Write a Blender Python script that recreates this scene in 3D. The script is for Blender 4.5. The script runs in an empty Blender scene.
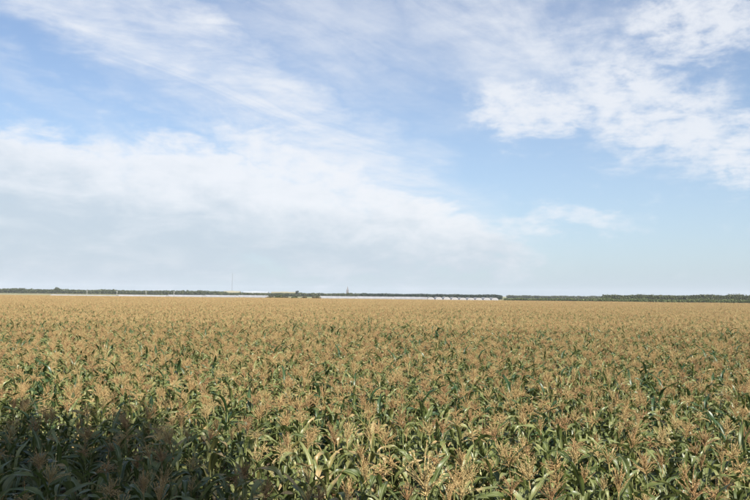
import bpy, math, random
import numpy as np
from mathutils import Vector, Matrix, Euler

R = math.radians
rng = random.Random(11)
nr = np.random.default_rng(5)
scene = bpy.context.scene
COL = scene.collection

# ------------------------------------------------------------------ camera
F = 720.0                       # focal length in pixels of a 750 px wide frame
CAM_Z = 4.05
PITCH, ROLL = R(3.54), R(0.64)
cam_d = bpy.data.cameras.new('camera')
cam_d.sensor_width = 36.0
cam_d.lens = 36.0 * F / 750.0
cam_d.clip_start, cam_d.clip_end = 0.1, 40000
cam = bpy.data.objects.new('camera', cam_d)
COL.objects.link(cam)
cam.location = (0, 0, CAM_Z)
cam.rotation_euler = (Matrix.Rotation(R(90) + PITCH, 3, 'X') @ Matrix.Rotation(ROLL, 3, 'Z')).to_euler()
scene.camera = cam
CAM_M = cam.rotation_euler.to_matrix()


def at(px, depth, z=0.0):
    """ground position seen in photo column px at the given forward distance"""
    d = CAM_M @ Vector(((px - 375) / F, -44 / F, -1.0))
    return Vector((d.x / d.y * depth, depth, z))


def pix(p):
    q = CAM_M.transposed() @ (Vector(p) - cam.location)
    if q.z > -0.1:
        return (-9999, -9999)
    return (375 + F * q.x / -q.z, 250 - F * q.y / -q.z)


# ------------------------------------------------------------------ light
SUN_EL, SUN_AZ = R(38), R(152)      # azimuth clockwise from +Y (view direction): behind, to the right
sun_dir = Vector((math.sin(SUN_AZ) * math.cos(SUN_EL), math.cos(SUN_AZ) * math.cos(SUN_EL), math.sin(SUN_EL)))
sun_l = bpy.data.lights.new('sun', 'SUN')
sun_l.energy = 5.0
sun_l.angle = R(0.55)
sun_l.color = (1.0, 0.94, 0.84)
sun = bpy.data.objects.new('sun', sun_l)
COL.objects.link(sun)
sun.location = (0, 0, 60)
sun.rotation_euler = sun_dir.to_track_quat('Z', 'Y').to_euler()

scene.view_settings.view_transform = 'Standard'
scene.view_settings.look = 'None'
scene.view_settings.exposure = 1.05
scene.view_settings.gamma = 1.0
scene.view_settings.use_curve_mapping = False
scene.cycles.use_denoising = True
scene.cycles.max_bounces = 4
scene.cycles.transparent_max_bounces = 6
scene.cycles.volume_bounces = 0
scene.cycles.sample_clamp_indirect = 6

# ------------------------------------------------------------------ sky (world)
world = bpy.data.worlds.new('World')
scene.world = world
world.use_nodes = True
WT = world.node_tree
WT.nodes.clear()


class NB:
    """tiny helper for writing node maths"""
    def __init__(self, tree):
        self.t = tree

    def node(self, typ, **kw):
        n = self.t.nodes.new(typ)
        for k, v in kw.items():
            setattr(n, k, v)
        return n

    def put(self, sock, v):
        if isinstance(v, bpy.types.NodeSocket):
            self.t.links.new(v, sock)
        elif v is not None:
            sock.default_value = v

    def m(self, op, a, b=None, c=None, clamp=False):
        n = self.node('ShaderNodeMath', operation=op, use_clamp=clamp)
        for i, v in enumerate((a, b, c)):
            if v is not None:
                self.put(n.inputs[i], v)
        return n.outputs[0]

    def step(self, x, lo, hi, tlo=0.0, thi=1.0):
        n = self.node('ShaderNodeMapRange', interpolation_type='SMOOTHSTEP')
        self.put(n.inputs['Value'], x)
        self.put(n.inputs['From Min'], lo)
        self.put(n.inputs['From Max'], hi)
        self.put(n.inputs['To Min'], tlo)
        self.put(n.inputs['To Max'], thi)
        return n.outputs[0]

    def xyz(self, x, y, z=0.0):
        n = self.node('ShaderNodeCombineXYZ')
        for i, v in enumerate((x, y, z)):
            self.put(n.inputs[i], v)
        return n.outputs[0]

    def noise(self, vec, scale, detail=4, rough=0.55, dist=0.0):
        n = self.node('ShaderNodeTexNoise')
        if vec is not None:
            self.put(n.inputs['Vector'], vec)
        n.inputs['Scale'].default_value = scale
        n.inputs['Detail'].default_value = detail
        n.inputs['Roughness'].default_value = rough
        n.inputs['Distortion'].default_value = dist
        return n.outputs['Fac']

    def mix(self, f, a, b):
        n = self.node('ShaderNodeMix', data_type='RGBA')
        self.put(n.inputs[0], f)
        self.put(n.inputs[6], a)
        self.put(n.inputs[7], b)
        return n.outputs[2]


w = NB(WT)
out = w.node('ShaderNodeOutputWorld')
bg = w.node('ShaderNodeBackground')
WT.links.new(bg.outputs[0], out.inputs[0])
SKY_STRENGTH = 0.053
bg.inputs['Strength'].default_value = SKY_STRENGTH
sky = w.node('ShaderNodeTexSky', sky_type='NISHITA')
sky.sun_disc = False
sky.sun_elevation = SUN_EL
sky.sun_rotation = SUN_AZ
sky.altitude = 0
sky.air_density = 1.0
sky.dust_density = 1.6
sky.ozone_density = 1.2
tc = w.node('ShaderNodeTexCoord')
sep = w.node('ShaderNodeSeparateXYZ')
WT.links.new(tc.outputs['Generated'], sep.inputs[0])
X, Y, Z = sep.outputs
DEG = 57.2958
az = w.m('MULTIPLY', w.m('ARCTAN2', X, Y), DEG)
el = w.m('MULTIPLY', w.m('ARCSINE', Z), DEG)
zc = w.m('ADD', w.m('MAXIMUM', Z, 0.0), 0.055)
pu = w.m('DIVIDE', X, zc)
pv = w.m('DIVIDE', Y, zc)
plane = w.xyz(pu, pv)                                   # flat cloud deck seen in perspective
# streak coordinates: stretched along one wind direction on the deck
ANG = R(-56)
su = w.m('ADD', w.m('MULTIPLY', pu, math.cos(ANG)), w.m('MULTIPLY', pv, -math.sin(ANG)))
sv = w.m('ADD', w.m('MULTIPLY', pu, math.sin(ANG)), w.m('MULTIPLY', pv, math.cos(ANG)))
streak = w.xyz(w.m('MULTIPLY', su, 0.30), w.m('MULTIPLY', sv, 1.0))
ang = w.xyz(az, w.m('MULTIPLY', el, 1.6))

n_big = w.noise(plane, 0.55, 4, 0.55, 0.2)
n_mid = w.noise(plane, 1.7, 6, 0.6, 0.3)
n_fine = w.noise(plane, 5.0, 5, 0.62, 0.2)
n_str = w.noise(streak, 2.6, 8, 0.66, 0.9)
n_ang = w.noise(ang, 0.16, 6, 0.6, 0.3)
n_ang2 = w.noise(ang, 0.55, 5, 0.62, 0.2)
ang3 = w.xyz(w.m('MULTIPLY', az, 0.6), w.m('MULTIPLY', el, 1.6), 7.0)
n_ang3 = w.noise(ang3, 0.30, 6, 0.6, 0.4)
waz = w.m('ADD', az, w.m('MULTIPLY', w.m('SUBTRACT', n_ang, 0.5), 9.0))
wel = w.m('ADD', el, w.m('MULTIPLY', w.m('SUBTRACT', n_ang3, 0.5), 7.0))


def deg(px, py):
    """photo position to (azimuth, elevation) in degrees"""
    d = CAM_M @ Vector(((px - 375) / F, (250 - py) / F, -1.0))
    d.normalize()
    return math.degrees(math.atan2(d.x, d.y)), math.degrees(math.asin(d.z))


def blob(px, py, rx, ry, rot=0.0, soft=0.75, a=waz, e=wel):
    """soft cloud field round a direction; rx, ry in degrees"""
    a0, e0 = deg(px, py)
    dx, dy = w.m('SUBTRACT', a, a0), w.m('SUBTRACT', e, e0)
    c, s = math.cos(R(rot)), math.sin(R(rot))
    u = w.m('ADD', w.m('MULTIPLY', dx, c / rx), w.m('MULTIPLY', dy, s / rx))
    v = w.m('ADD', w.m('MULTIPLY', dx, -s / ry), w.m('MULTIPLY', dy, c / ry))
    d2 = w.m('SQRT', w.m('ADD', w.m('MULTIPLY', u, u), w.m('MULTIPLY', v, v)))
    return w.step(d2, 1.0 - soft, 1.0 + soft * 0.5, 1.0, 0.0)


def mx(*a):
    r = a[0]
    for b in a[1:]:
        r = w.m('MAXIMUM', r, b)
    return r


# thin fibrous cloud: a long diagonal band and veils around it
f_cir = mx(blob(255, 85, 22, 3.4, -29, 0.8), blob(120, 35, 13, 2.8, -22, 0.8),
           w.m('MULTIPLY', blob(500, 30, 11, 6.0, -20, 0.9), 0.85),
           w.m('MULTIPLY', blob(330, 30, 16, 5, -20, 0.9), 0.62),
           w.m('MULTIPLY', blob(150, 100, 6, 1.2, -22, 0.9), 0.45),
           w.m('MULTIPLY', blob(60, 95, 9, 1.2, -22, 0.9), 0.35))
cir = w.m('MULTIPLY', f_cir, w.step(w.m('ADD', w.m('MULTIPLY', n_str, 0.45), w.m('ADD', w.m('MULTIPLY', n_mid, 0.30), w.m('MULTIPLY', n_fine, 0.25))), 0.33, 0.64))
cir = w.m('ADD', w.m('MULTIPLY', cir, 0.80), w.m('MULTIPLY', f_cir, 0.16))
# the same kind of thin cloud goes on over the rest of the sky
n_glob = w.m('MULTIPLY', w.step(n_big, 0.50, 0.74), w.step(n_str, 0.35, 0.7))
away = w.m('MAXIMUM', w.step(el, 22.0, 32.0), w.step(w.m('ABSOLUTE', az), 29.0, 42.0))
cir = w.m('MAXIMUM', cir, w.m('MULTIPLY', n_glob, w.m('MULTIPLY', away, 0.8)))

# flocked patches
f_alt = mx(blob(530, 108, 5.5, 2.6, -8, 0.6), blob(640, 108, 8.5, 4.6, -24, 0.6),
           blob(745, 150, 9.5, 3.2, -25, 0.6), blob(690, 18, 6.5, 3.6, -6, 0.6),
           w.m('MULTIPLY', blob(590, 60, 8, 4, -20, 0.8), 0.55))
pat = w.m('ADD', w.m('MULTIPLY', n_ang2, 0.55), w.m('MULTIPLY', n_fine, 0.45))
alt = w.m('MULTIPLY', f_alt, w.step(w.m('ADD', pat, w.m('MULTIPLY', f_alt, 0.22)), 0.46, 0.80))
alt = w.m('MULTIPLY', alt, 0.86)

# heavy bank low on one side
f_bank = mx(blob(40, 215, 20, 6.2, -7, 0.42), blob(260, 215, 17, 4.6, -14, 0.5),
            blob(430, 235, 9, 3.0, -18, 0.6), w.m('MULTIPLY', blob(330, 180, 12, 2.2, -22, 0.7), 0.8),
            w.m('MULTIPLY', blob(560, 222, 7, 1.3, 3, 0.9), 0.5), w.m('MULTIPLY', blob(-350, 205, 26, 6.5, 0, 0.6), 0.9))
bank = w.step(w.m('ADD', f_bank, w.m('MULTIPLY', w.m('SUBTRACT', n_ang2, 0.5), 1.0)), 0.04, 0.92)
# underside of the bank is greyer, top is bright
under = w.step(w.m('ADD', w.m('ADD', wel, w.m('MULTIPLY', w.m('SUBTRACT', n_ang2, 0.5), 4.0)), w.m('MULTIPLY', az, 0.13)), 1.6, 8.2)
rag = w.step(n_ang3, 0.40, 0.68)

SC = 1.0 / SKY_STRENGTH
def colr(r, g, b):
    return (r * SC, g * SC, b * SC, 1.0)

skyc = sky.outputs[0]
WHITE = colr(0.445, 0.452, 0.468)
CREAM = colr(0.425, 0.438, 0.462)
GREY = colr(0.275, 0.318, 0.362)
tint = w.node('ShaderNodeMix', data_type='RGBA', blend_type='MULTIPLY')
tint.inputs[0].default_value = 1.0
WT.links.new(skyc, tint.inputs[6])
tint.inputs[7].default_value = (1.10, 1.22, 1.40, 1.0)
c = tint.outputs[2]
# whitish air towards the horizon, all round
haze_f = w.m('POWER', w.m('SUBTRACT', 1.0, w.m('MINIMUM', w.m('DIVIDE', w.m('MAXIMUM', el, 0.0), 40.0), 1.0)), 2.2)
c = w.mix(w.m('MULTIPLY', haze_f, 0.62), c, colr(0.317, 0.390, 0.450))
c = w.mix(w.m('MINIMUM', cir, 0.9), c, CREAM)
c = w.mix(alt, c, CREAM)
bank_c = w.mix(w.m('MULTIPLY', w.m('MAXIMUM', under, w.m('MULTIPLY', rag, 0.30)), 1.0), GREY, WHITE)
c = w.mix(w.m('MULTIPLY', bank, 0.86), c, bank_c)
WT.links.new(c, bg.inputs['Color'])


# ------------------------------------------------------------------ materials
def new_mat(name):
    m = bpy.data.materials.new(name)
    m.use_nodes = True
    t = m.node_tree
    t.nodes.clear()
    b = NB(t)
    o = b.node('ShaderNodeOutputMaterial')
    return m, b, o


def attr(b, name):
    return b.node('ShaderNodeAttribute', attribute_name=name).outputs['Fac']


def leaf_material(name, cols, rib, trans=0.28, rough=0.42, dry=None, dry_amt=0.0):
    m, b, o = new_mat(name)
    oi = b.node('ShaderNodeObjectInfo').outputs['Random']
    var = attr(b, 'var')
    geo = b.node('ShaderNodeNewGeometry')
    nz = b.noise(geo.outputs['Position'], 9.0, 4, 0.6)
    k = b.m('FRACT', b.m('ADD', b.m('MULTIPLY', oi, 3.7), var))
    ramp = b.node('ShaderNodeValToRGB')
    el_ = ramp.color_ramp.elements
    el_[0].color, el_[1].color = (*cols[0], 1), (*cols[-1], 1)
    for i, cc in enumerate(cols[1:-1]):
        e = el_.new((i + 1) / (len(cols) - 1))
        e.color = (*cc, 1)
    b.put(ramp.inputs[0], b.m('ADD', b.m('MULTIPLY', k, 0.75), b.m('MULTIPLY', nz, 0.25)))
    col = ramp.outputs[0]
    along, cross = attr(b, 'along'), attr(b, 'cross')
    if dry is not None:
        d = b.step(b.m('ADD', b.m('MULTIPLY', along, 0.55), b.m('MULTIPLY', b.noise(geo.outputs['Position'], 4.0, 3), 0.6)), 0.86 - dry_amt, 1.02 - dry_amt)
        col = b.mix(d, col, (*dry, 1))
    if rib is not None:
        col = b.mix(b.step(cross, 0.16, 0.03), col, (*rib, 1))
    p = b.node('ShaderNodeBsdfPrincipled')
    b.put(p.inputs['Base Color'], col)
    p.inputs['Roughness'].default_value = rough
    p.inputs['Specular IOR Level'].default_value = 0.55
    tr = b.node('ShaderNodeBsdfTranslucent')
    b.put(tr.inputs[0], b.mix(0.5, col, (0.16, 0.20, 0.03, 1)))
    ms = b.node('ShaderNodeMixShader')
    ms.inputs[0].default_value = trans
    b.t.links.new(p.outputs[0], ms.inputs[1])
    b.t.links.new(tr.outputs[0], ms.inputs[2])
    b.t.links.new(ms.outputs[0], o.inputs[0])
    return m


def plain(name, c1, c2, scale=4.0, rough=0.8, bump=0.0, spec=0.3, detail=5, coord='Object'):
    m, b, o = new_mat(name)
    v = b.node('ShaderNodeTexCoord').outputs[coord]
    n = b.noise(v, scale, detail, 0.6)
    p = b.node('ShaderNodeBsdfPrincipled')
    b.put(p.inputs['Base Color'], b.mix(b.step(n, 0.3, 0.7), (*c1, 1), (*c2, 1)))
    p.inputs['Roughness'].default_value = rough
    p.inputs['Specular IOR Level'].default_value = spec
    if bump:
        bp = b.node('ShaderNodeBump')
        bp.inputs['Strength'].default_value = bump
        b.put(bp.inputs['Height'], n)
        b.t.links.new(bp.outputs[0], p.inputs['Normal'])
    b.t.links.new(p.outputs[0], o.inputs[0])
    return m


M = {}
M['leaf_green'] = leaf_material('corn leaf green', [(0.042, 0.062, 0.016), (0.084, 0.108, 0.029), (0.145, 0.166, 0.052), (0.24, 0.245, 0.10)],
                                (0.26, 0.28, 0.15), dry=(0.34, 0.27, 0.13), dry_amt=0.06)
M['leaf_yellow'] = leaf_material('corn leaf yellowing', [(0.10, 0.12, 0.035), (0.16, 0.16, 0.05), (0.26, 0.22, 0.08)],
                                 (0.28, 0.26, 0.14), dry=(0.36, 0.26, 0.12), dry_amt=0.30)
M['leaf_dark'] = leaf_material('corn leaf dark', [(0.020, 0.045, 0.014), (0.030, 0.062, 0.020), (0.045, 0.08, 0.028)], (0.10, 0.14, 0.06))
TAS = {'straw': [(0.36, 0.26, 0.108), (0.48, 0.352, 0.156), (0.58, 0.45, 0.225)],
       'tan': [(0.33, 0.213, 0.088), (0.45, 0.302, 0.132), (0.55, 0.393, 0.18)],
       'rusty': [(0.25, 0.145, 0.064), (0.37, 0.223, 0.102), (0.47, 0.302, 0.143)]}
for k, v in TAS.items():
    M['tassel_' + k] = leaf_material('tassel ' + k, v, None, trans=0.22, rough=0.75)
M['stalk'] = plain('corn stalk', (0.10, 0.13, 0.04), (0.19, 0.19, 0.08), 14, 0.5)
M['husk'] = plain('ear husk', (0.20, 0.23, 0.09), (0.36, 0.33, 0.17), 20, 0.6)
M['silk'] = plain('ear silk', (0.10, 0.045, 0.02), (0.18, 0.09, 0.04), 60, 0.8)


# ------------------------------------------------------------------ mesh helpers
class MB:
    """collects verts, faces, per-vertex attributes and material slots"""
    def __init__(self):
        self.v, self.f, self.mi = [], [], []
        self.along, self.cross, self.var = [], [], []

    def add(self, verts, faces, mat=0, along=None, cross=None, var=0.0, mtx=None):
        o = len(self.v)
        if mtx is not None:
            verts = [tuple(mtx @ Vector(p)) for p in verts]
        self.v += [tuple(p) for p in verts]
        self.f += [tuple(i + o for i in q) for q in faces]
        self.mi += [mat] * len(faces)
        n = len(verts)
        self.along += along if along is not None else [0.0] * n
        self.cross += cross if cross is not None else [0.5] * n
        self.var += var if isinstance(var, list) else [var] * n

    def merge(self, other, mtx=None, matmap=None, dvar=0.0):
        o = len(self.v)
        self.v += other.v if mtx is None else [tuple(mtx @ Vector(p)) for p in other.v]
        self.f += [tuple(i + o for i in q) for q in other.f]
        self.mi += other.mi if matmap is None else [matmap[i] for i in other.mi]
        self.along += other.along
        self.cross += other.cross
        self.var += [x + dvar for x in other.var]

    def box(self, c, s, mat=0, rz=0.0, mtx=None):
        m = Matrix.Translation(c) @ Matrix.Rotation(rz, 4, 'Z')
        if mtx is not None:
            m = mtx @ m
        vs = [(x * s[0] / 2, y * s[1] / 2, z * s[2] / 2) for x in (-1, 1) for y in (-1, 1) for z in (-1, 1)]
        fs = [(0, 1, 3, 2), (4, 6, 7, 5), (0, 4, 5, 1), (2, 3, 7, 6), (0, 2, 6, 4), (1, 5, 7, 3)]
        self.add(vs, fs, mat, mtx=m)

    def tube(self, pts, rad, n=6, mat=0, cap=True):
        pts = [Vector(p) for p in pts]
        vs, fs, al = [], [], []
        for i, p in enumerate(pts):
            d = (pts[min(i + 1, len(pts) - 1)] - pts[max(i - 1, 0)]).normalized()
            a = d.orthogonal().normalized() if abs(d.z) > 0.95 else d.cross(Vector((0, 0, 1))).normalized()
            bq = d.cross(a)
            for j in range(n):
                t = 2 * math.pi * j / n
                vs.append(p + (a * math.cos(t) + bq * math.sin(t)) * rad[i])
                al.append(i / max(1, len(pts) - 1))
        for i in range(len(pts) - 1):
            for j in range(n):
                fs.append((i * n + j, i * n + (j + 1) % n, (i + 1) * n + (j + 1) % n, (i + 1) * n + j))
        if cap:
            fs.append(tuple(range(n - 1, -1, -1)))
            fs.append(tuple(range((len(pts) - 1) * n, len(pts) * n)))
        self.add(vs, fs, mat, along=al)

    def mesh(self, name, mats, smooth=True):
        me = bpy.data.meshes.new(name)
        me.from_pydata(self.v, [], self.f)
        for m in mats:
            me.materials.append(m)
        if len(mats) > 1:
            me.polygons.foreach_set('material_index', self.mi)
        for nm, dat in (('along', self.along), ('cross', self.cross), ('var', self.var)):
            a = me.attributes.new(nm, 'FLOAT', 'POINT')
            a.data.foreach_set('value', dat)
        if smooth:
            me.polygons.foreach_set('use_smooth', [True] * len(me.polygons))
        me.update()
        return me


def link(name, data, parent=None, mtx=None):
    o = bpy.data.objects.new(name, data)
    COL.objects.link(o)
    if parent is not None:
        o.parent = parent
    if mtx is not None:
        o.matrix_local = mtx
    return o


def tag(o, label=None, cat=None, group=None, kind=None):
    if label:
        o['label'] = label
    if cat:
        o['category'] = cat
    if group:
        o['group'] = group
    if kind:
        o['kind'] = kind
    return o


def empty(name, loc=(0, 0, 0), rz=0.0):
    o = link(name, None)
    o.location = loc
    o.rotation_euler = (0, 0, rz)
    o.empty_display_size = 0.3
    return o


# ------------------------------------------------------------------ ground
def ground():
    m, b, o = new_mat('ground soil and grass')
    pos = b.node('ShaderNodeNewGeometry').outputs['Position']
    s = b.node('ShaderNodeSeparateXYZ')
    b.put(s.inputs[0], pos)
    n1 = b.noise(pos, 0.9, 8, 0.65)
    n2 = b.noise(pos, 0.006, 4, 0.5)
    soil = b.mix(b.step(n1, 0.3, 0.7), (0.060, 0.040, 0.024, 1), (0.14, 0.10, 0.06, 1))
    grass = b.mix(b.step(n2, 0.4, 0.6), (0.10, 0.13, 0.045, 1), (0.26, 0.21, 0.10, 1))
    far = b.step(s.outputs[1], 325.0, 345.0)
    p = b.node('ShaderNodeBsdfPrincipled')
    b.put(p.inputs['Base Color'], b.mix(far, soil, grass))
    p.inputs['Roughness'].default_value = 0.95
    bp = b.node('ShaderNodeBump')
    bp.inputs['Strength'].default_value = 0.6
    b.put(bp.inputs['Height'], n1)
    b.t.links.new(bp.outputs[0], p.inputs['Normal'])
    b.t.links.new(p.outputs[0], o.inputs[0])
    mb = MB()
    S = 5600.0
    xs = [-S, -600, -60, 60, 600, S]
    vs = [(x, y, 0.0) for y in xs for x in xs]
    fs = [(j * 6 + i, j * 6 + i + 1, (j + 1) * 6 + i + 1, (j + 1) * 6 + i) for j in range(5) for i in range(5)]
    mb.add(vs, fs)
    g = link('ground', mb.mesh('ground', [m]))
    tag(g, 'flat brown soil and grass plain under the crop', 'ground', kind='structure')


ground()


# ------------------------------------------------------------------ corn parts
def leaf_mb(r, length, width, th0, bend, twist, seg=11, across=4, wave=1.0):
    """blade along +X, growing up from the origin and arching over"""
    mb = MB()
    p = Vector((0, 0, 0))
    ds = length / seg
    vs, al, cr = [], [], []
    ph1, ph2, fr = r.uniform(0, 6), r.uniform(0, 6), r.uniform(8, 14)
    kink = r.uniform(0.45, 0.8)
    kamt = r.choice([0, 0, 0, r.uniform(0.4, 1.2)])
    side = 0.0
    sdrift = r.uniform(-0.35, 0.35)
    for i in range(seg + 1):
        s = i / seg
        th = th0 + bend * s ** 1.35 + (kamt if s > kink else 0)
        yaw = sdrift * s * s
        d = Vector((math.sin(th) * math.cos(yaw), math.sin(th) * math.sin(yaw), math.cos(th)))
        if i:
            p = p + d * ds
        tw = twist * s
        q = Vector((0, 1, 0)) - d * d.y
        q.normalize()
        nn = d.cross(q)
        q2 = q * math.cos(tw) + nn * math.sin(tw)
        n2 = d.cross(q2)
        if n2.z < 0 and abs(tw) < 1.0 and th < 1.5:
            n2 = -n2
        wd = width * (0.55 + 0.45 * min(1, s / 0.22)) * max(0.02, (1 - s ** 2.4)) ** 0.85
        for j in range(across + 1):
            u = j / across * 2 - 1
            fold = abs(u) * wd * 0.30 * (1 - 0.5 * s)
            wv = wave * u * u * 0.016 * math.sin(fr * s + (ph1 if u > 0 else ph2)) * min(1, s * 4)
            vs.append(p + q2 * (u * wd * 0.5) + n2 * (fold + wv))
            al.append(s)
            cr.append(abs(u))
    A = across + 1
    fs = [(i * A + j, i * A + j + 1, (i + 1) * A + j + 1, (i + 1) * A + j) for i in range(seg) for j in range(across)]
    mb.add(vs, fs, 0, al, cr, r.random())
    return mb


def spike(mb, r, base, d0, length, droop, seg, spk, spl, spw, rad, v):
    """one tassel branch with its spikelets"""
    pts, p, d = [Vector(base)], Vector(base), Vector(d0).normalized()
    for i in range(seg):
        d = (d + Vector((r.uniform(-.10, .10), r.uniform(-.10, .10), -droop / seg))).normalized()
        p = p + d * (length / seg)
        pts.append(p.copy())
    mb.tube(pts, [rad * (1 - 0.75 * i / seg) for i in range(seg + 1)], 3, cap=False)
    mb.var[-len(pts) * 3:] = [v] * (len(pts) * 3)
    for k in range(spk):
        s = 0.10 + 0.90 * (k + r.random() * 0.8) / spk
        x = min(seg - 1e-4, s * seg)
        i = int(x)
        q = pts[i].lerp(pts[i + 1], x - i)
        dd = (pts[i + 1] - pts[i]).normalized()
        side = dd.orthogonal().normalized()
        side = Matrix.Rotation(r.uniform(0, 6.283), 3, dd) @ side
        ax = (dd * r.uniform(0.55, 1.0) + side * r.uniform(0.35, 0.75)).normalized()
        b = dd.cross(ax)
        if b.length < 1e-3:
            continue
        b.normalize()
        L, W = spl * r.uniform(0.7, 1.25), spw * r.uniform(0.7, 1.2)
        mb.add([q, q + ax * L * 0.5 + b * W, q + ax * L, q + ax * L * 0.5 - b * W], [(0, 1, 2, 3)], 0,
               [s] * 4, None, (v + r.uniform(0, 0.3)))


def tassel_mb(r, form, lod=0):
    mb = MB()
    n = {'upright': 19, 'fanned': 27, 'drooping': 23}[form]
    L = 0.27
    seg, spk = (5, 17) if lod == 0 else (2, 3)
    spl, spw = (0.020, 0.0046) if lod == 0 else (0.065, 0.010)
    rad = 0.0036 if lod == 0 else 0.006
    if lod:
        n = int(n * 0.45)
    lean = Vector((r.uniform(-.18, .18), r.uniform(-.18, .18), 1)).normalized()
    mb.tube([(0, 0, -0.06), (0, 0, 0.0), tuple(lean * 0.10)], [0.006, 0.005, 0.004], 4, cap=False)
    spike(mb, r, lean * 0.08, lean, L * r.uniform(.8, 1.05), 0.1, seg, int(spk * 1.3), spl, spw, rad * 1.3, r.random())
    for i in range(n):
        t = i / n
        a = 2.4 * i + r.uniform(-.5, .5)
        if form == 'upright':
            inc, dr = r.uniform(.20, .65), r.uniform(-.1, .4)
        elif form == 'fanned':
            inc, dr = r.uniform(.35, 1.15), r.uniform(-.1, .5)
        else:
            inc, dr = r.uniform(.5, 1.25), r.uniform(.5, 1.5)
        inc *= (1.1 - 0.4 * t)
        d = Vector((math.sin(inc) * math.cos(a), math.sin(inc) * math.sin(a), math.cos(inc)))
        ln = r.uniform(.13, .235) * (1.1 - 0.3 * t) * (1.1 if form == 'fanned' else 1.0)
        spike(mb, r, lean * (0.015 + 0.10 * t), d, ln, dr, seg, spk, spl, spw, rad, r.random())
    return mb


def ear_mbs(r):
    h, s = MB(), MB()
    ks = [0, .04, .10, .16, .20, .225]
    rd = [.012, .024, .027, .022, .012, .004]
    h.tube([(k * 0.35, 0, k) for k in ks], rd, 7)
    for i in range(12):
        a = r.uniform(0, 6.28)
        x0 = Vector((.225 * .35, 0, .222))
        s.tube([x0, x0 + Vector((math.cos(a) * .02, math.sin(a) * .02, .03)), x0 + Vector((math.cos(a) * .045, math.sin(a) * .045, .005 + r.uniform(-.02, .02)))],
               [.003, .003, .001], 3, cap=False)
    return h, s


rl = random.Random(3)
LOWER = [leaf_mb(rl, rl.uniform(.70, .88), rl.uniform(.090, .115), rl.uniform(.40, .70), rl.uniform(1.4, 2.3), rl.uniform(-.5, .5)) for _ in range(9)]
UPPER = [leaf_mb(rl, rl.uniform(.54, .76), rl.uniform(.084, .112), rl.uniform(.22, .55), rl.uniform(1.2, 2.5), rl.uniform(-.7, .7)) for _ in range(12)]
TOPL = [leaf_mb(rl, rl.uniform(.36, .56), rl.uniform(.060, .086), rl.uniform(.15, .50), rl.uniform(.8, 2.3), rl.uniform(-.8, .8), seg=10) for _ in range(9)]
FORMS = ['upright', 'fanned', 'drooping']
TASSEL = {f: [tassel_mb(rl, f) for _ in range(4)] for f in FORMS}
TASSEL_FAR = {f: [tassel_mb(rl, f, 1) for _ in range(4)] for f in FORMS}
EARS = [ear_mbs(rl) for _ in range(2)]
FARLEAF = [leaf_mb(rl, rl.uniform(.50, .75), rl.uniform(.085, .11), rl.uniform(.25, .6), rl.uniform(1.1, 2.4), rl.uniform(-.6, .6), seg=5, across=2) for _ in range(10)]
_mc = {}


def shared(key, mb, mats):
    if key not in _mc:
        _mc[key] = mb.mesh(key.replace('/', '_'), mats)
    return _mc[key]


STALK_TOP = 1.80


def design(r, tassel=True, form=None, ears=True, top=STALK_TOP, ts=1.0):
    """list of (part name, mesh key, MB, local matrix) for one plant"""
    parts = []
    az0 = r.uniform(0, 6.283)
    n = 10
    for i in range(n):
        t = i / (n - 1)
        h = 0.25 + (top - 0.34) * t ** 0.95
        a = az0 + (math.pi if i % 2 else 0) + r.uniform(-.55, .55)
        if i >= n - 2:
            L, k = TOPL, 'top'
        elif i >= n - 6:
            L, k = UPPER, 'upper'
        else:
            L, k = LOWER, 'lower'
        j = r.randrange(len(L))
        s = r.uniform(.88, 1.14)
        m = Matrix.Translation((0, 0, h)) @ Matrix.Rotation(a, 4, 'Z') @ Matrix.Rotation(r.uniform(-.15, .22), 4, 'Y') @ Matrix.Scale(s, 4)
        parts.append(('leaf', f'leaf_{k}_{j}', L[j], m))
    if ears and r.random() < 0.7:
        j = r.randrange(2)
        m = Matrix.Translation((0, 0, r.uniform(.85, 1.1))) @ Matrix.Rotation(az0 + r.uniform(-.4, .4), 4, 'Z') @ Matrix.Translation((.012, 0, 0))
        parts.append(('ear', f'ear_{j}', EARS[j], m))
    if tassel:
        form = form or r.choice(FORMS)
        j = r.randrange(4)
        m = Matrix.Translation((0, 0, top)) @ Matrix.Rotation(r.uniform(0, 6.28), 4, 'Z') @ Matrix.Rotation(r.uniform(0, .25), 4, 'X') @ Matrix.Scale(r.uniform(.74, 1.02) * ts, 4)
        parts.append(('tassel', f'tassel_{form}_{j}', TASSEL[form][j], m))
    return parts


def stalk_mb(top=STALK_TOP, n=6):
    mb = MB()
    zs = [-0.12, .3, .75, 1.2, top - .25, top]
    mb.tube([(.006 * math.sin(3 * z), .006 * math.cos(2 * z), z) for z in zs], [.016, .015, .013, .010, .007, .005], n, cap=False)
    return mb


STALK = stalk_mb()


def build_plant(r, loc, rz, tilt, scale, colour, form, leafmat, label, group, name='corn_plant', tassel=True, ts=1.0):
    root = empty(name, loc)
    root.rotation_euler = (tilt[0], tilt[1], rz)
    root.scale = (scale, scale, scale)
    tag(root, label, 'corn plant', group)
    link('stalk', shared('stalk', STALK, [M['stalk']]), root)
    for nm, key, mb, m in design(r, tassel, form, ts=ts):
        if nm == 'leaf':
            link('leaf', shared(key + '/' + leafmat, mb, [M[leafmat]]), root, m)
        elif nm == 'tassel':
            link('tassel', shared(key + '/' + colour, mb, [M['tassel_' + colour]]), root, m)
        else:
            e = link('ear', shared(key + '_husk', mb[0], [M['husk']]), root, m)
            link('silk', shared(key + '_silk', mb[1], [M['silk']]), e)
    return root


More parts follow.
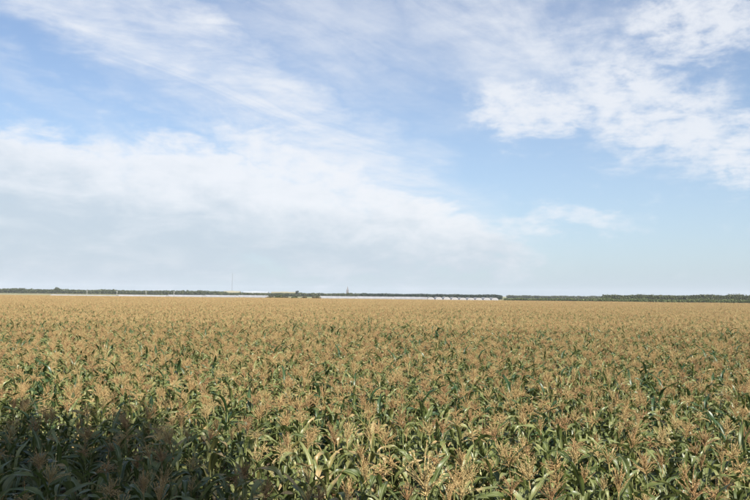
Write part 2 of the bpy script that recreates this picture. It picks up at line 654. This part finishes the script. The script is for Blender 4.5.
def merged_plant(r, tassel, form, leafmat, colour, lod):
    """one joined plant for the mass of the crop; slots: leaf, tassel, stalk, husk, silk"""
    mb = MB()
    if lod == 0:
        mb.merge(STALK, matmap={0: 2})
        for nm, key, src, m in design(r, tassel, form):
            if nm == 'leaf':
                mb.merge(src, m, {0: 0}, r.random())
            elif nm == 'tassel':
                mb.merge(src, m, {0: 1})
            else:
                mb.merge(src[0], m, {0: 3})
                mb.merge(src[1], m, {0: 4})
    else:
        az0 = r.uniform(0, 6.28)
        for i in range(7):
            h = .75 + .97 * i / 6
            src = r.choice(FARLEAF)
            m = Matrix.Translation((0, 0, h)) @ Matrix.Rotation(az0 + (math.pi if i % 2 else 0) + r.uniform(-.6, .6), 4, 'Z') @ Matrix.Scale(1.0 - .35 * (i > 4), 4)
            mb.merge(src, m, {0: 0}, r.random())
        if tassel:
            m = Matrix.Translation((0, 0, STALK_TOP)) @ Matrix.Rotation(r.uniform(0, 6.28), 4, 'Z') @ Matrix.Scale(r.uniform(.72, 1.0), 4)
            mb.merge(r.choice(TASSEL_FAR[form]), m, {0: 1}, r.random())
    return mb


# ------------------------------------------------------------------ crop layout
FIELD_START, NEAR_END, FIELD_END = 4.2, 46.0, 330.0
CELL = 0.46
HALF = math.tan(R(27.6))
pts = []
rp = random.Random(21)
ny = int((NEAR_END - FIELD_START) / CELL)
RA = R(24)
for iy in range(-260, 260):
    for ix in range(-260, 260):
        x0, y0 = ix * CELL * 1.12, iy * CELL * 0.9
        x = x0 * math.cos(RA) - y0 * math.sin(RA) + rp.uniform(-.17, .17)
        y = x0 * math.sin(RA) + y0 * math.cos(RA) + rp.uniform(-.17, .17)
        if y < FIELD_START or y > NEAR_END or abs(x) > y * HALF + 4.0:
            continue
        pts.append((x, y))


# where the shade of the tree behind the camera falls on the crop top (used for wording only)
TREE = Vector((2.85, -5.5, 0))
CROWN_C, CROWN_R = Vector((2.85, -5.5, 13.0)), (4.0, 4.5, 4.9)


def shaded(x, y, z=2.1):
    o = Vector((x, y, z)) - CROWN_C
    a = b_ = c_ = 0
    for i in range(3):
        a += (sun_dir[i] / CROWN_R[i]) ** 2
        b_ += 2 * o[i] * sun_dir[i] / CROWN_R[i] ** 2
        c_ += (o[i] / CROWN_R[i]) ** 2
    return b_ * b_ - 4 * a * (c_ - 1) > 0


vis = []
for i, (x, y) in enumerate(pts):
    u, v = pix((x, y, 2.1))
    if -8 < u < 758 and v < 506:
        vis.append((math.hypot(x, y), i))
vis.sort()
single = {i for _, i in vis[:290]}
def light_word(x, y):
    n = sum(shaded(x + dx, y + dy) for dx, dy in ((0, 0), (.7, 0), (-.7, 0), (0, .7), (0, -.7)))
    return 'in dark shadow' if n == 5 else ('in full sun' if n == 0 else "at the shadow's edge")


CW = {'straw': 'pale straw', 'tan': 'tan', 'rusty': 'rusty brown'}
FW = {'upright': 'narrow upright', 'fanned': 'wide fanned', 'drooping': 'drooping'}
rs = random.Random(77)
rest = []
for i, (x, y) in enumerate(pts):
    tall = rs.gauss(0, 1)
    sc = 1.0 + 0.045 * max(-2, min(2, tall))
    tilt = (rs.gauss(0, .05), rs.gauss(0, .05))
    rz = rs.uniform(0, 6.283)
    if i not in single:
        rest.append((x, y, sc, tilt, rz))
        continue
    colour = rs.choices(['straw', 'tan', 'rusty'], [3, 5, 3])[0]
    form = rs.choices(FORMS, [3, 4, 3])[0]
    lm = 'leaf_yellow' if rs.random() < .13 else 'leaf_green'
    has = rs.random() > 0.32
    lw = 'yellowing leaves' if lm == 'leaf_yellow' else 'green leaves'
    size = 'tall ' if sc > 1.045 else ('short ' if sc < .955 else '')
    lean = 'leaning ' if math.hypot(*tilt) > .085 else ''
    if has:
        lab = f'{size}{lean}corn plant, {FW[form]} {CW[colour]} tassel, {lw}, {light_word(x, y)}'
    else:
        lab = f'{size}{lean}corn plant without tassel, {lw}, {light_word(x, y)}'
    build_plant(rs, (x, y, 0), rz, tilt, sc, colour, form, lm, lab, 'near corn plants', tassel=has)

for px_, d_, sc_, ts_, col_, frm_, lab in (
        (432, 7.0, 1.18, 1.6, 'straw', 'fanned', 'corn plant with the largest fanned straw tassel, beside the tip of the shadow'),
        (338, 6.6, 1.10, 1.25, 'straw', 'drooping', 'corn plant with big pale drooping tassel lit at the lower edge of the shadow'),
        (612, 7.6, 1.10, 1.15, 'tan', 'upright', 'sunlit corn plant with big bushy tan tassel above broad leaves'),
        (533, 8.2, 1.10, 1.2, 'straw', 'fanned', 'sunlit corn plant with big pale fanned tassel on a thick bare stalk')):
    p = at(px_, d_)
    build_plant(rs, (p.x, p.y, 0), rs.uniform(0, 6), (.03, .03), sc_, col_, frm_, 'leaf_green', lab, None, ts=ts_)

# stray tall green plants that poke out of the crop
for px_, d_, top_, tl, lab in (
        (436, 36.0, 1.34, (0.0, 0.16), 'tall dark green corn plant leaning over the tassels, without tassel'),
        (368, 52.0, 1.28, (0.0, -.04), 'tall upright dark green corn plant without tassel, in line with the tower'),
        (441, 78.0, 1.27, (0.0, .05), 'small dark green corn plant poking out of the crop far off'),
        (731, 41.0, 1.27, (0.05, .08), 'dark green corn plant without tassel poking out towards the right-hand wood'),):
    p = at(px_, d_)
    build_plant(rs, (p.x, p.y, 0), rs.uniform(0, 6), tl, top_, 'tan', 'upright', 'leaf_dark', lab.replace('right-hand wood', 'sunlit green wood'), None, tassel=False)

# ------------------------------------------------------------------ mass of the crop (one object, instanced plants and plots)
src_col = bpy.data.collections.new('crop sources')
kinds = []
rk = random.Random(8)
for k in range(14):
    has = k < 12
    colour = ['straw', 'tan', 'rusty', 'tan'][k % 4]
    form = FORMS[k % 3]
    lm = 'leaf_yellow' if k in (3, 7) else ('leaf_dark' if k in (5, 13) else 'leaf_green')
    me = merged_plant(rk, has, form, lm, colour, 0).mesh(f'crop_plant_{k:02d}', [M[lm], M['tassel_' + colour], M['stalk'], M['husk'], M['silk']])
    o = bpy.data.objects.new(f'src_{k:02d}', me)
    src_col.objects.link(o)
NPL = 14
PLOT = 6.0
for k in range(6):                       # plots: joined stands of light plants
    mb = MB()
    n = int(PLOT / 0.46)
    for iy in range(n):
        for ix in range(n):
            x = (ix + .5) * PLOT / n - PLOT / 2 + rk.uniform(-.18, .18)
            y = (iy + .5) * PLOT / n - PLOT / 2 + rk.uniform(-.18, .18)
            has = rk.random() < (0.82, .86, .86, .70, .80, .86)[k]
            form, ci = rk.choice(FORMS), rk.choices([1, 2, 3], [3, 5, 3])[0]
            pm = merged_plant(rk, has, form, None, None, 1)
            s = 1 + rk.gauss(0, .045)
            m = Matrix.Translation((x, y, 0)) @ Matrix.Rotation(rk.gauss(0, .05), 4, 'X') @ Matrix.Diagonal((1, 1, s, 1))
            mb.merge(pm, m, {0: 0 if rk.random() > .12 else 4, 1: ci}, rk.random())
    me = mb.mesh(f'crop_plot_{k}', [M['leaf_green'], M['tassel_straw'], M['tassel_tan'], M['tassel_rusty'], M['leaf_yellow']])
    o = bpy.data.objects.new(f'src_{NPL + k:02d}', me)
    src_col.objects.link(o)

P, ROT, SCL, IDX = [], [], [], []
from mathutils import noise as mnoise
for x, y, sc, tilt, rz in rest:
    g = mnoise.noise(Vector((x * .22, y * .22, 3.0)))
    pick = rs.randrange(12) if rs.random() > max(0.13, 0.26 - y * .006) + 0.3 * max(0, g) else rs.choice([12, 13])
    P.append((x, y, 0)); ROT.append((tilt[0], tilt[1], rz)); SCL.append((sc, sc, sc * (1 - .04 * max(0, g)))); IDX.append(pick)
y = NEAR_END + PLOT / 2 - .2
while y < FIELD_END:
    hw = y * HALF + 12
    nx = int(hw / PLOT) + 1
    for ix in range(-nx, nx + 1):
        x = ix * PLOT + (PLOT / 2 if int(y / PLOT) % 2 else 0)
        g = mnoise.noise(Vector((x * .03, y * .03, 9.0)))
        P.append((x, y, 0.03 * g)); ROT.append((0, 0, rs.randrange(4) * math.pi / 2)); SCL.append((1, 1, 1 + .02 * g + rs.gauss(0, .01)))
        IDX.append(NPL + (3 if g > .35 else rs.randrange(6)))
    y += PLOT
me = bpy.data.meshes.new('crop_points')
me.from_pydata(P, [], [])
for nm, typ, dat in (('irot', 'FLOAT_VECTOR', ROT), ('iscl', 'FLOAT_VECTOR', SCL)):
    a = me.attributes.new(nm, typ, 'POINT')
    a.data.foreach_set('vector', np.array(dat, dtype=np.float32).ravel())
a = me.attributes.new('idx', 'INT', 'POINT')
a.data.foreach_set('value', IDX)
crop = link('corn_crop', me)
tag(crop, 'mass of tan tasselled corn filling the plain up to the tree belts', 'corn crop', kind='stuff')
gt = bpy.data.node_groups.new('crop instances', 'GeometryNodeTree')
gt.interface.new_socket('Geometry', in_out='INPUT', socket_type='NodeSocketGeometry')
gt.interface.new_socket('Geometry', in_out='OUTPUT', socket_type='NodeSocketGeometry')
gi, go = gt.nodes.new('NodeGroupInput'), gt.nodes.new('NodeGroupOutput')
ci = gt.nodes.new('GeometryNodeCollectionInfo')
ci.inputs['Collection'].default_value = src_col
ci.inputs['Separate Children'].default_value = True
ci.inputs['Reset Children'].default_value = True
iop = gt.nodes.new('GeometryNodeInstanceOnPoints')
iop.inputs['Pick Instance'].default_value = True
e2r = gt.nodes.new('FunctionNodeEulerToRotation')


def nattr(nm, typ):
    n = gt.nodes.new('GeometryNodeInputNamedAttribute')
    n.data_type = typ
    n.inputs['Name'].default_value = nm
    return n.outputs['Attribute']


L = gt.links.new
L(gi.outputs[0], iop.inputs['Points'])
L(ci.outputs[0], iop.inputs['Instance'])
L(nattr('idx', 'INT'), iop.inputs['Instance Index'])
L(nattr('irot', 'FLOAT_VECTOR'), e2r.inputs[0])
L(e2r.outputs[0], iop.inputs['Rotation'])
L(nattr('iscl', 'FLOAT_VECTOR'), iop.inputs['Scale'])
L(iop.outputs[0], go.inputs[0])
crop.modifiers.new('instances', 'NODES').node_group = gt


# ------------------------------------------------------------------ far things
def px_at(px, py, depth):
    d = CAM_M @ Vector(((px - 375) / F, (250 - py) / F, -1.0))
    return cam.location + d * (depth / d.y)


def foliage_material(name, cols, trans=0.2):
    m, b, o = new_mat(name)
    var = attr(b, 'var')
    ramp = b.node('ShaderNodeValToRGB')
    el_ = ramp.color_ramp.elements
    el_[0].color, el_[1].color = (*cols[0], 1), (*cols[-1], 1)
    for i, cc in enumerate(cols[1:-1]):
        el_.new((i + 1) / (len(cols) - 1)).color = (*cc, 1)
    b.put(ramp.inputs[0], var)
    p = b.node('ShaderNodeBsdfPrincipled')
    b.put(p.inputs['Base Color'], ramp.outputs[0])
    p.inputs['Roughness'].default_value = 0.6
    tr = b.node('ShaderNodeBsdfTranslucent')
    b.put(tr.inputs[0], ramp.outputs[0])
    ms = b.node('ShaderNodeMixShader')
    ms.inputs[0].default_value = trans
    b.t.links.new(p.outputs[0], ms.inputs[1])
    b.t.links.new(tr.outputs[0], ms.inputs[2])
    b.t.links.new(ms.outputs[0], o.inputs[0])
    return m


M['wood_olive'] = foliage_material('wood olive', [(0.030, 0.042, 0.012), (0.055, 0.068, 0.020), (0.085, 0.092, 0.030)])
M['wood_dark'] = foliage_material('wood dark', [(0.014, 0.026, 0.016), (0.024, 0.040, 0.024), (0.036, 0.055, 0.032)])
M['wood_green'] = foliage_material('wood green', [(0.050, 0.070, 0.018), (0.085, 0.110, 0.030), (0.12, 0.145, 0.045)])
M['bush_brown'] = foliage_material('bush brown', [(0.055, 0.050, 0.024), (0.10, 0.085, 0.04), (0.14, 0.12, 0.06)])
M['tree_leaf'] = foliage_material('tree leaf', [(0.03, 0.06, 0.015), (0.05, 0.09, 0.025), (0.08, 0.12, 0.035)])
M['bark'] = plain('bark', (0.06, 0.045, 0.03), (0.15, 0.12, 0.09), 7, 0.9, 0.5)


class Leaves:
    """leaf-sized faces through crown volumes, vectorised"""
    def __init__(self):
        self.v, self.var = [], []

    def blob(self, c, r, n, size, var=0.5, spread=0.35):
        d = nr.normal(size=(n, 3))
        d /= np.linalg.norm(d, axis=1)[:, None]
        rad = nr.uniform(0.35, 1.0, n) ** 0.6
        p = np.array(c) + d * rad[:, None] * np.array(r)
        a = nr.normal(size=(n, 3)) + d * 0.0
        a /= np.linalg.norm(a, axis=1)[:, None]
        b = np.cross(a, nr.normal(size=(n, 3)))
        b /= np.linalg.norm(b, axis=1)[:, None]
        s = size * nr.uniform(0.6, 1.3, n)[:, None]
        q = np.stack([p - a * s, p + b * s * .6, p + a * s, p - b * s * .6], 1)
        self.v.append(q.reshape(-1, 3))
        self.var.append(np.repeat(np.clip(var + nr.normal(0, spread * .5, n), 0.02, 0.98), 4))

    def mesh(self, name, mat):
        v = np.concatenate(self.v)
        n = len(v) // 4
        me = bpy.data.meshes.new(name)
        me.from_pydata(v.tolist(), [], np.arange(n * 4).reshape(n, 4).tolist())
        a = me.attributes.new('var', 'FLOAT', 'POINT')
        a.data.foreach_set('value', np.concatenate(self.var).astype(np.float32))
        me.materials.append(mat)
        return me


def belt(name, label, mat, px0, px1, d0, d1, top0, top1, width, step, rows=2, ragged=0.18, base=0.25, n=130):
    """a far wood: crowns side by side; top0, top1 are its heights in metres"""
    L_ = Leaves()
    a, b = at(px0, d0), at(px1, d1)
    ln = (b - a).length
    for k in range(int(ln / step)):
        for rw in range(rows):
            t = (k + rng.random()) / (ln / step)
            p = a.lerp(b, t)
            h = (top0 + (top1 - top0) * t) * (1 - ragged + ragged * 1.6 * rng.random() * (0.6 + 0.4 * math.sin(t * 37 + 2 * math.sin(t * 11))))
            w_ = width * rng.uniform(.7, 1.3)
            cz = h * (0.5 + base / 2)
            L_.blob((p.x, p.y + rw * width * .8 + rng.uniform(-1, 1), cz), (w_ / 2, w_ / 2, h - cz), n, width * .10, rng.uniform(.25, .75))
            L_.blob((p.x, p.y + rw * width * .8, h * .25), (w_ / 2, w_ / 2, h * .28), n // 2, width * .10, rng.uniform(.15, .6))
    o = link(name, L_.mesh(name, mat))
    return tag(o, label, 'wood', kind='stuff')


def yh(px):
    return 290.4 + 0.0112 * px


def ht(px, py, depth):
    return px_at(px, py, depth).z


belt('wood', 'olive green tree belt on the horizon left of the cream shed', M['wood_olive'], -150, 226, 1050, 1100, ht(-20, 287.6, 1050), ht(222, 290.9, 1100), 8, 3.0)
belt('wood', 'low green tree belt below the sheds and the tower', M['wood_olive'], 222, 362, 1000, 1000, ht(240, 292.7, 1000), ht(350, 292.9, 1000), 7, 3.0)
belt('wood', 'dark evergreen belt behind the white arched tunnels', M['wood_dark'], 361, 502, 800, 800, ht(375, 293.3, 800), ht(495, 294.6, 800), 6, 1.8, ragged=.10, rows=3)
belt('wood', 'thin grey green tree line between dark belt and sunlit wood', M['wood_olive'], 508, 640, 1350, 1250, ht(515, 295.2, 1350), ht(620, 296.0, 1250), 8, 3.5)
belt('wood', 'brownish green wood behind the green hedge rows', M['wood_olive'], 606, 850, 640, 600, ht(606, 294.6, 640), ht(750, 293.0, 600), 6, 1.9, rows=3, ragged=.14)
belt('wood', 'bright green low thicket in front of the brownish wood', M['wood_green'], 600, 850, 520, 470, 3.2, 4.3, 4, 1.6, rows=3, ragged=.25)
belt('wood', 'low green thicket strip below the thin tree line', M['wood_green'], 505, 606, 640, 560, 2.3, 3.3, 4, 2.2, rows=2, ragged=.25)

# single tree standing above the low belt, and a crown above the olive belt
def far_tree(px, depth, top_py, wid, label, mat):
    p = at(px, depth)
    h = ht(px, top_py, depth)
    root = empty('tree', p)
    tag(root, label, 'tree')
    mb = MB()
    mb.tube([(0, 0, -.2), (.1, 0, h * .3), (0, .1, h * .75)], [.28, .2, .06], 6)
    for k in range(4):
        a = k * 1.6
        mb.tube([(.05, 0, h * (.3 + .08 * k)), (math.cos(a) * wid * .3, math.sin(a) * wid * .3, h * (.5 + .1 * k))], [.1, .03], 5)
    link('trunk', mb.mesh('far trunk', [M['bark']]), root)
    L_ = Leaves()
    for k in range(14):
        L_.blob((rng.uniform(-.3, .3) * wid, rng.uniform(-.3, .3) * wid, h * rng.uniform(.45, .84)), (wid * .28, wid * .28, h * .15), 90, wid * .06, rng.uniform(.2, .7))
    link('crown', L_.mesh('far crown', mat), root)


far_tree(297, 960, 290.4, 4.5, 'single narrow tree standing above the low belt beside the cream shed', M['wood_dark'])
far_tree(57, 1000, 286.9, 9, 'rounded tree crown rising above the olive tree belt', M['wood_olive'])


def bush(px, depth, wid, h, label, mat, group=None):
    p = at(px, depth)
    root = empty('bush', p)
    tag(root, label, 'bush', group)
    mb = MB()
    for k in range(5):
        a = k * 1.3 + rng.random()
        mb.tube([(0, 0, -.1), (math.cos(a) * wid * .12, math.sin(a) * wid * .12, h * .35), (math.cos(a) * wid * .3, math.sin(a) * wid * .25, h * .75)], [.07, .05, .02], 5)
    link('stem', mb.mesh('bush stem', [M['bark']]), root)
    L_ = Leaves()
    for k in range(12):
        L_.blob((rng.uniform(-.36, .36) * wid, rng.uniform(-.3, .3) * wid, h * rng.uniform(.28, .74)), (wid * .2, wid * .2, h * .26), 80, .28, rng.uniform(.1, .8))
    link('foliage', L_.mesh('bush foliage', mat), root)


for px_, wid, h, lab, mt in ((270, 6.5, 2.6, 'brown green bush at the end of the long white tunnels', 'bush_brown'),
                             (278, 5.0, 3.2, 'tallest brown green bush before the white tunnels', 'wood_olive'),
                             (286, 7.0, 2.5, 'wide brown bush in the middle of the bush row', 'bush_brown'),
                             (295, 5.0, 3.0, 'dark olive bush in front of the single narrow tree', 'wood_olive'),
                             (304, 4.0, 2.7, 'small brown bush standing apart before the white tunnels', 'bush_brown'),
                             (316, 6.0, 2.7, 'brown green bush touching the tunnel below the tower', 'bush_brown')):
    bush(px_, 440, wid, h, lab, M[mt])

# ------------------------------------------------------------------ tunnels
M['film'] = plain('white tunnel film', (0.23, 0.23, 0.24), (0.30, 0.30, 0.31), 0.4, 0.7)
M['steel'] = plain('galvanised steel', (0.13, 0.135, 0.14), (0.18, 0.185, 0.19), 3, 0.6)
M['post_white'] = plain('white post paint', (0.22, 0.22, 0.215), (0.28, 0.28, 0.275), 3, 0.7)


def arch(wd, h, n=14):
    return [(math.cos(math.pi * (1 - i / n)) * wd / 2 * (1 + .06 * math.sin(math.pi * i / n)), max(0.0, math.sin(math.pi * i / n)) ** 0.75 * h) for i in range(n + 1)]


def tunnel(loc, rz, wd, h, length, label, group, sag):
    root = empty('polytunnel', loc, rz)
    tag(root, label, 'tunnel', group)
    pr = arch(wd, h)
    bays = max(4, int(length / 2.5))
    mb = MB()
    vs, fs = [], []
    n = len(pr)
    for k in range(bays * 2 + 1):
        y = k * length / (bays * 2)
        dip = sag if k % 2 else 0.0
        for x, z in pr:
            vs.append((x * (1 - dip), y, z * (1 - dip)))
    for k in range(bays * 2):
        for j in range(n - 1):
            fs.append((k * n + j, k * n + j + 1, (k + 1) * n + j + 1, (k + 1) * n + j))
    mb.add(vs, fs)
    link('cover', mb.mesh('tunnel cover', [M['film']]), root)
    for y in (0.02, length - .02):
        e = MB()
        e.add([(0, y, 0)] + [(x * .97, y, z * .97) for x, z in pr], [(0, j + 1, j + 2) for j in range(n - 1)])
        ew = link('end_wall', e.mesh('tunnel end', [M['film']], False), root)
        d = MB()
        s = -1 if y < 1 else 1
        for x0 in (-.75, .75):
            d.box((x0, y + s * .03, .95), (.06, .05, 1.9))
        d.box((0, y + s * .03, 1.87), (1.56, .05, .06))
        link('door_frame', d.mesh('tunnel door frame', [M['steel']], False), ew)
    for k in (0, bays):
        hp = MB()
        y = k * length / bays
        hp.tube([(x * 1.005, y, z * 1.005 + .01) for x, z in pr], [.05] * n, 5)
        link('hoop', hp.mesh('tunnel hoop', [M['steel']]), root)
    return root


k = 0
px_ = 431.0
while px_ < 503:
    p = at(px_, 500 + rng.uniform(-2, 2))
    hh = 2.75 + rng.uniform(-.2, .2)
    tunnel(p, -math.atan2(p.x, p.y) * 0.4, 5.2, hh, 32, 'white arched plastic tunnel with its rounded end facing the corn, below the dark belt',
           'arched tunnels side by side', .015)
    px_ += 8.0
lab = ['longest low white tunnel lying side-on below the olive belt', 'low white tunnel lying side-on beneath the white posts', 'white tunnel lying side-on between posts and mast',
       'white tunnel lying side-on below the mast and cream shed', 'tallest side-on white tunnel ending at the brown bushes',
       'white side-on tunnel just right of the brown bushes, below the tower', 'white side-on tunnel below the start of the dark belt', 'white side-on tunnel next to the first arched tunnel']
for i, (a0, a1, hh) in enumerate(((52, 118, 1.5), (119, 168, 1.9), (169, 205, 2.3), (206, 238, 2.45), (239, 268, 2.6), (321, 357, 2.6), (357.5, 394, 2.7), (394.5, 427, 2.75))):
    A, B = at(a0, 520), at(a1 - .6, 505)
    d = B - A
    tunnel(A, math.atan2(d.y, d.x) - math.pi / 2, 4.2, hh, d.length, lab[i], None, .015)


def post(px, h, label):
    root = empty('post', at(px, 480))
    tag(root, label, 'post', 'white posts along the tunnels')
    mb = MB()
    mb.tube([(0, 0, -.3), (0, 0, h * .5), (0, 0, h)], [.16, .14, .12], 8)
    link('shaft', mb.mesh('post shaft', [M['post_white']]), root)
    mb = MB()
    mb.box((0, 0, h - .35), (1.2, .1, .12))
    mb.box((-.5, 0, h - .22), (.1, .1, .16)); mb.box((.5, 0, h - .22), (.1, .1, .16))
    link('crossarm', mb.mesh('post arm', [M['post_white']], False), root)


for q in (87, 117, 146, 174):
    post(q, 4.6, 'slender white post with short crossarm in front of the olive belt')

# ------------------------------------------------------------------ sheds, mast, tower
M['cream'] = plain('cream sheet', (0.24, 0.215, 0.14), (0.28, 0.255, 0.17), .3, 0.7)
M['greysheet'] = plain('grey sheet', (0.30, 0.32, 0.34), (0.38, 0.40, 0.42), .3, 0.5)
M['dark'] = plain('dark door paint', (0.05, 0.05, 0.055), (0.08, 0.08, 0.08), 1, 0.5)
M['slate'] = plain('dark tower cladding', (0.10, 0.10, 0.11), (0.15, 0.15, 0.16), .5, 0.7)


def shed(px0, px1, depth, eave_py, ridge_py, wall, roof, label, nd):
    A, B = at(px0, depth), at(px1, depth)
    wd = (B - A).length
    c = (A + B) / 2
    he, hr = ht((px0 + px1) / 2, eave_py, depth), ht((px0 + px1) / 2, ridge_py, depth)
    root = empty('shed', c)
    tag(root, label, 'shed')
    D = 18.0
    mb = MB()
    x, y = wd / 2, D / 2
    vs = [(-x, -y, 0), (x, -y, 0), (x, y, 0), (-x, y, 0), (-x, -y, he), (x, -y, he), (x, y, he), (-x, y, he), (-x, 0, hr), (x, 0, hr)]
    mb.add(vs, [(0, 1, 5, 4), (2, 3, 7, 6), (1, 2, 6, 9, 5), (3, 0, 4, 8, 7)])
    link('wall', mb.mesh('shed wall', [wall], False), root)
    mb = MB()
    o_ = .5
    sl = (hr - he) / y
    for s in (-1, 1):
        lo, t = he - sl * o_, .15
        v = [(-x - o_, s * (y + o_), lo + .05), (x + o_, s * (y + o_), lo + .05), (x + o_, 0, hr + .05), (-x - o_, 0, hr + .05)]
        mb.add(v + [(a_, b_, c_ + t) for a_, b_, c_ in v], [(0, 1, 2, 3), (4, 5, 6, 7), (0, 1, 5, 4), (0, 3, 7, 4), (1, 2, 6, 5)])
    rf = link('roof', mb.mesh('shed roof', [roof], False), root)
    for i in range(nd):
        mb = MB()
        xx = -x + wd * (i + .5) / nd
        mb.box((xx, -y - .03, he * .35), (wd / nd * .5, .1, he * .7))
        link('door', mb.mesh('shed door', [M['dark']], False), root)
    mb = MB()
    mb.box((0, 0, hr + .35), (wd * .3, .6, .5))
    link('ridge_vent', mb.mesh('shed vent', [roof], False), rf)


shed(224, 240, 1200, 292.6, 291.2, M['cream'], M['cream'], 'long cream roofed shed at the foot of the thin mast', 3)
shed(244, 268, 1300, 292.7, 291.6, M['greysheet'], M['greysheet'], 'grey sheet metal shed between the two cream sheds', 4)
shed(272, 297, 1320, 292.8, 292.0, M['cream'], M['cream'], 'flat cream shed beside the single narrow tree', 4)


def mast():
    depth = 1500
    p = at(232, depth)
    h = ht(232, 271.5, depth)
    root = empty('radio_mast', p)
    tag(root, 'tall thin grey lattice radio mast rising behind the cream shed', 'mast')
    leg = [(math.cos(a) * .45, math.sin(a) * .45) for a in (0.5, 2.6, 4.7)]
    for x, y in leg:
        mb = MB()
        mb.tube([(x, y, 0), (x, y, h * .9)], [.06, .06], 6)
        link('leg', mb.mesh('mast leg', [M['steel']]), root)
    mb = MB()
    n = 22
    for i in range(n):
        z0, z1 = h * .9 * i / n, h * .9 * (i + 1) / n
        for j in range(3):
            a, b = leg[j], leg[(j + 1) % 3]
            mb.tube([(*a, z0), (*b, z1)], [.05, .05], 4)
            mb.tube([(*a, z1), (*b, z1)], [.05, .05], 4)
    link('bracing', mb.mesh('mast bracing', [M['steel']]), root)
    for f in (.45, .88):
        for j in range(3):
            a = leg[j]
            mb = MB()
            mb.tube([(a[0], a[1], h * f), (a[0] * 45, a[1] * 45, 0)], [.025, .025], 4)
            link('guy_wire', mb.mesh('mast guy', [M['steel']]), root)
    mb = MB()
    mb.tube([(0, 0, h * .88), (0, 0, h)], [.14, .05], 6)
    link('antenna', mb.mesh('mast antenna', [M['steel']]), root)


mast()


def tower():
    depth = 1300
    p = at(347.5, depth)
    h = ht(347.5, 285.6, depth)
    root = empty('tower', p)
    tag(root, 'dark tapering pointed tower rising above the low tree belt', 'tower')
    mb = MB()

    def ring(z, s):
        return [(-s, -s, z), (s, -s, z), (s, s, z), (-s, s, z)]
    hs = [(0, 3.0), (h * .35, 2.5), (h * .55, 2.1)]
    vs = sum((ring(z, s) for z, s in hs), [])
    fs = [(i * 4 + j, i * 4 + (j + 1) % 4, (i + 1) * 4 + (j + 1) % 4, (i + 1) * 4 + j) for i in range(2) for j in range(4)]
    mb.add(vs, fs)
    link('shaft', mb.mesh('tower shaft', [M['slate']], False), root)
    mb = MB()
    mb.box((0, 0, h * .56), (5.0, 5.0, .5))
    link('cornice', mb.mesh('tower cornice', [M['slate']], False), root)
    mb = MB()
    mb.add(ring(h * .56 + .25, 2.0) + ring(h * .72, 1.1) + ring(h * .95, .15) + [(0, 0, h)],
           [(i * 4 + j, i * 4 + (j + 1) % 4, (i + 1) * 4 + (j + 1) % 4, (i + 1) * 4 + j) for i in range(2) for j in range(4)] + [(8, 9, 12), (9, 10, 12), (10, 11, 12), (11, 8, 12)])
    link('spire', mb.mesh('tower spire', [M['slate']], False), root)
    mb = MB()
    mb.box((0, -2.45, h * .42), (1.2, .3, 1.8))
    link('window', mb.mesh('tower window', [M['dark']], False), root)


tower()


# ------------------------------------------------------------------ the tree behind the viewer that shades the near corner
def shade_tree():
    root = empty('tree', TREE)
    tag(root, 'large leafy tree at the field edge casting the dark shadow patch', 'tree')
    top = CROWN_C.z
    mb = MB()
    mb.tube([(0, 0, -.3), (.05, .0, 1.5), (-.1, .1, 4.0), (.1, 0, 7.5), (0, 0, top + 2)], [.48, .38, .32, .24, .08], 10)
    link('trunk', mb.mesh('tree trunk', [M['bark']]), root)
    L_ = Leaves()
    for k in range(150):
        d = Vector((rng.gauss(0, 1), rng.gauss(0, 1), rng.gauss(0, 1))).normalized()
        q = rng.uniform(.25, .93) ** .6
        c_ = Vector((d.x * CROWN_R[0] * q, d.y * CROWN_R[1] * q, top + d.z * CROWN_R[2] * q))
        rr = rng.uniform(.7, 1.15)
        L_.blob(c_, (rr, rr, rr * .8), 130, .16, rng.uniform(.2, .8))
        if k < 16:
            mb = MB()
            z0 = rng.uniform(4.0, 9.0)
            mb.tube([(0, 0, z0), (c_.x * .45, c_.y * .45, z0 + (c_.z - z0) * .6), tuple(c_)], [.15, .09, .03], 6)
            link('limb', mb.mesh('tree limb', [M['bark']]), root)
    link('crown', L_.mesh('tree crown', M['tree_leaf']), root)
    return root


shade = shade_tree()
for x, y, sc_, rz in ((-6.8, -9.5, 1.0, 2.0), (-15.5, -8.5, 1.05, 4.1), (-24.5, -9, .95, 1.2), (13.0, -20.0, 1.0, 3.0), (22.5, -22, 1.05, 5.2)):  # extra unseen copies, put in to block sky behind and deepen the shade
    t = shade.copy()
    COL.objects.link(t)
    t.location, t.rotation_euler, t.scale = (x, y, 0), (0, 0, rz), (sc_, sc_, sc_)
    tag(t, 'leafy tree added out of view to block sky light, clear of the shadow patch', 'tree', 'unseen trees added to dim the sky light')
    for ch in shade.children:
        c_ = ch.copy()
        COL.objects.link(c_)
        c_.parent = t

# ------------------------------------------------------------------ haze
HAZE = True
if HAZE:
    m, b, o = new_mat('haze')
    pv_ = b.node('ShaderNodeVolumePrincipled')
    pv_.inputs['Color'].default_value = (0.86, 0.92, 1.0, 1)
    pv_.inputs['Density'].default_value = 0.00010
    pv_.inputs['Anisotropy'].default_value = 0.0
    b.t.links.new(pv_.outputs[0], o.inputs['Volume'])
    mb = MB()
    mb.box((0, 0, 29.0), (11600, 11600, 60.0))
    hz_ = link('haze', mb.mesh('haze', [m], False))
    tag(hz_, 'thin pale haze lying over the whole plain', 'haze', kind='stuff')
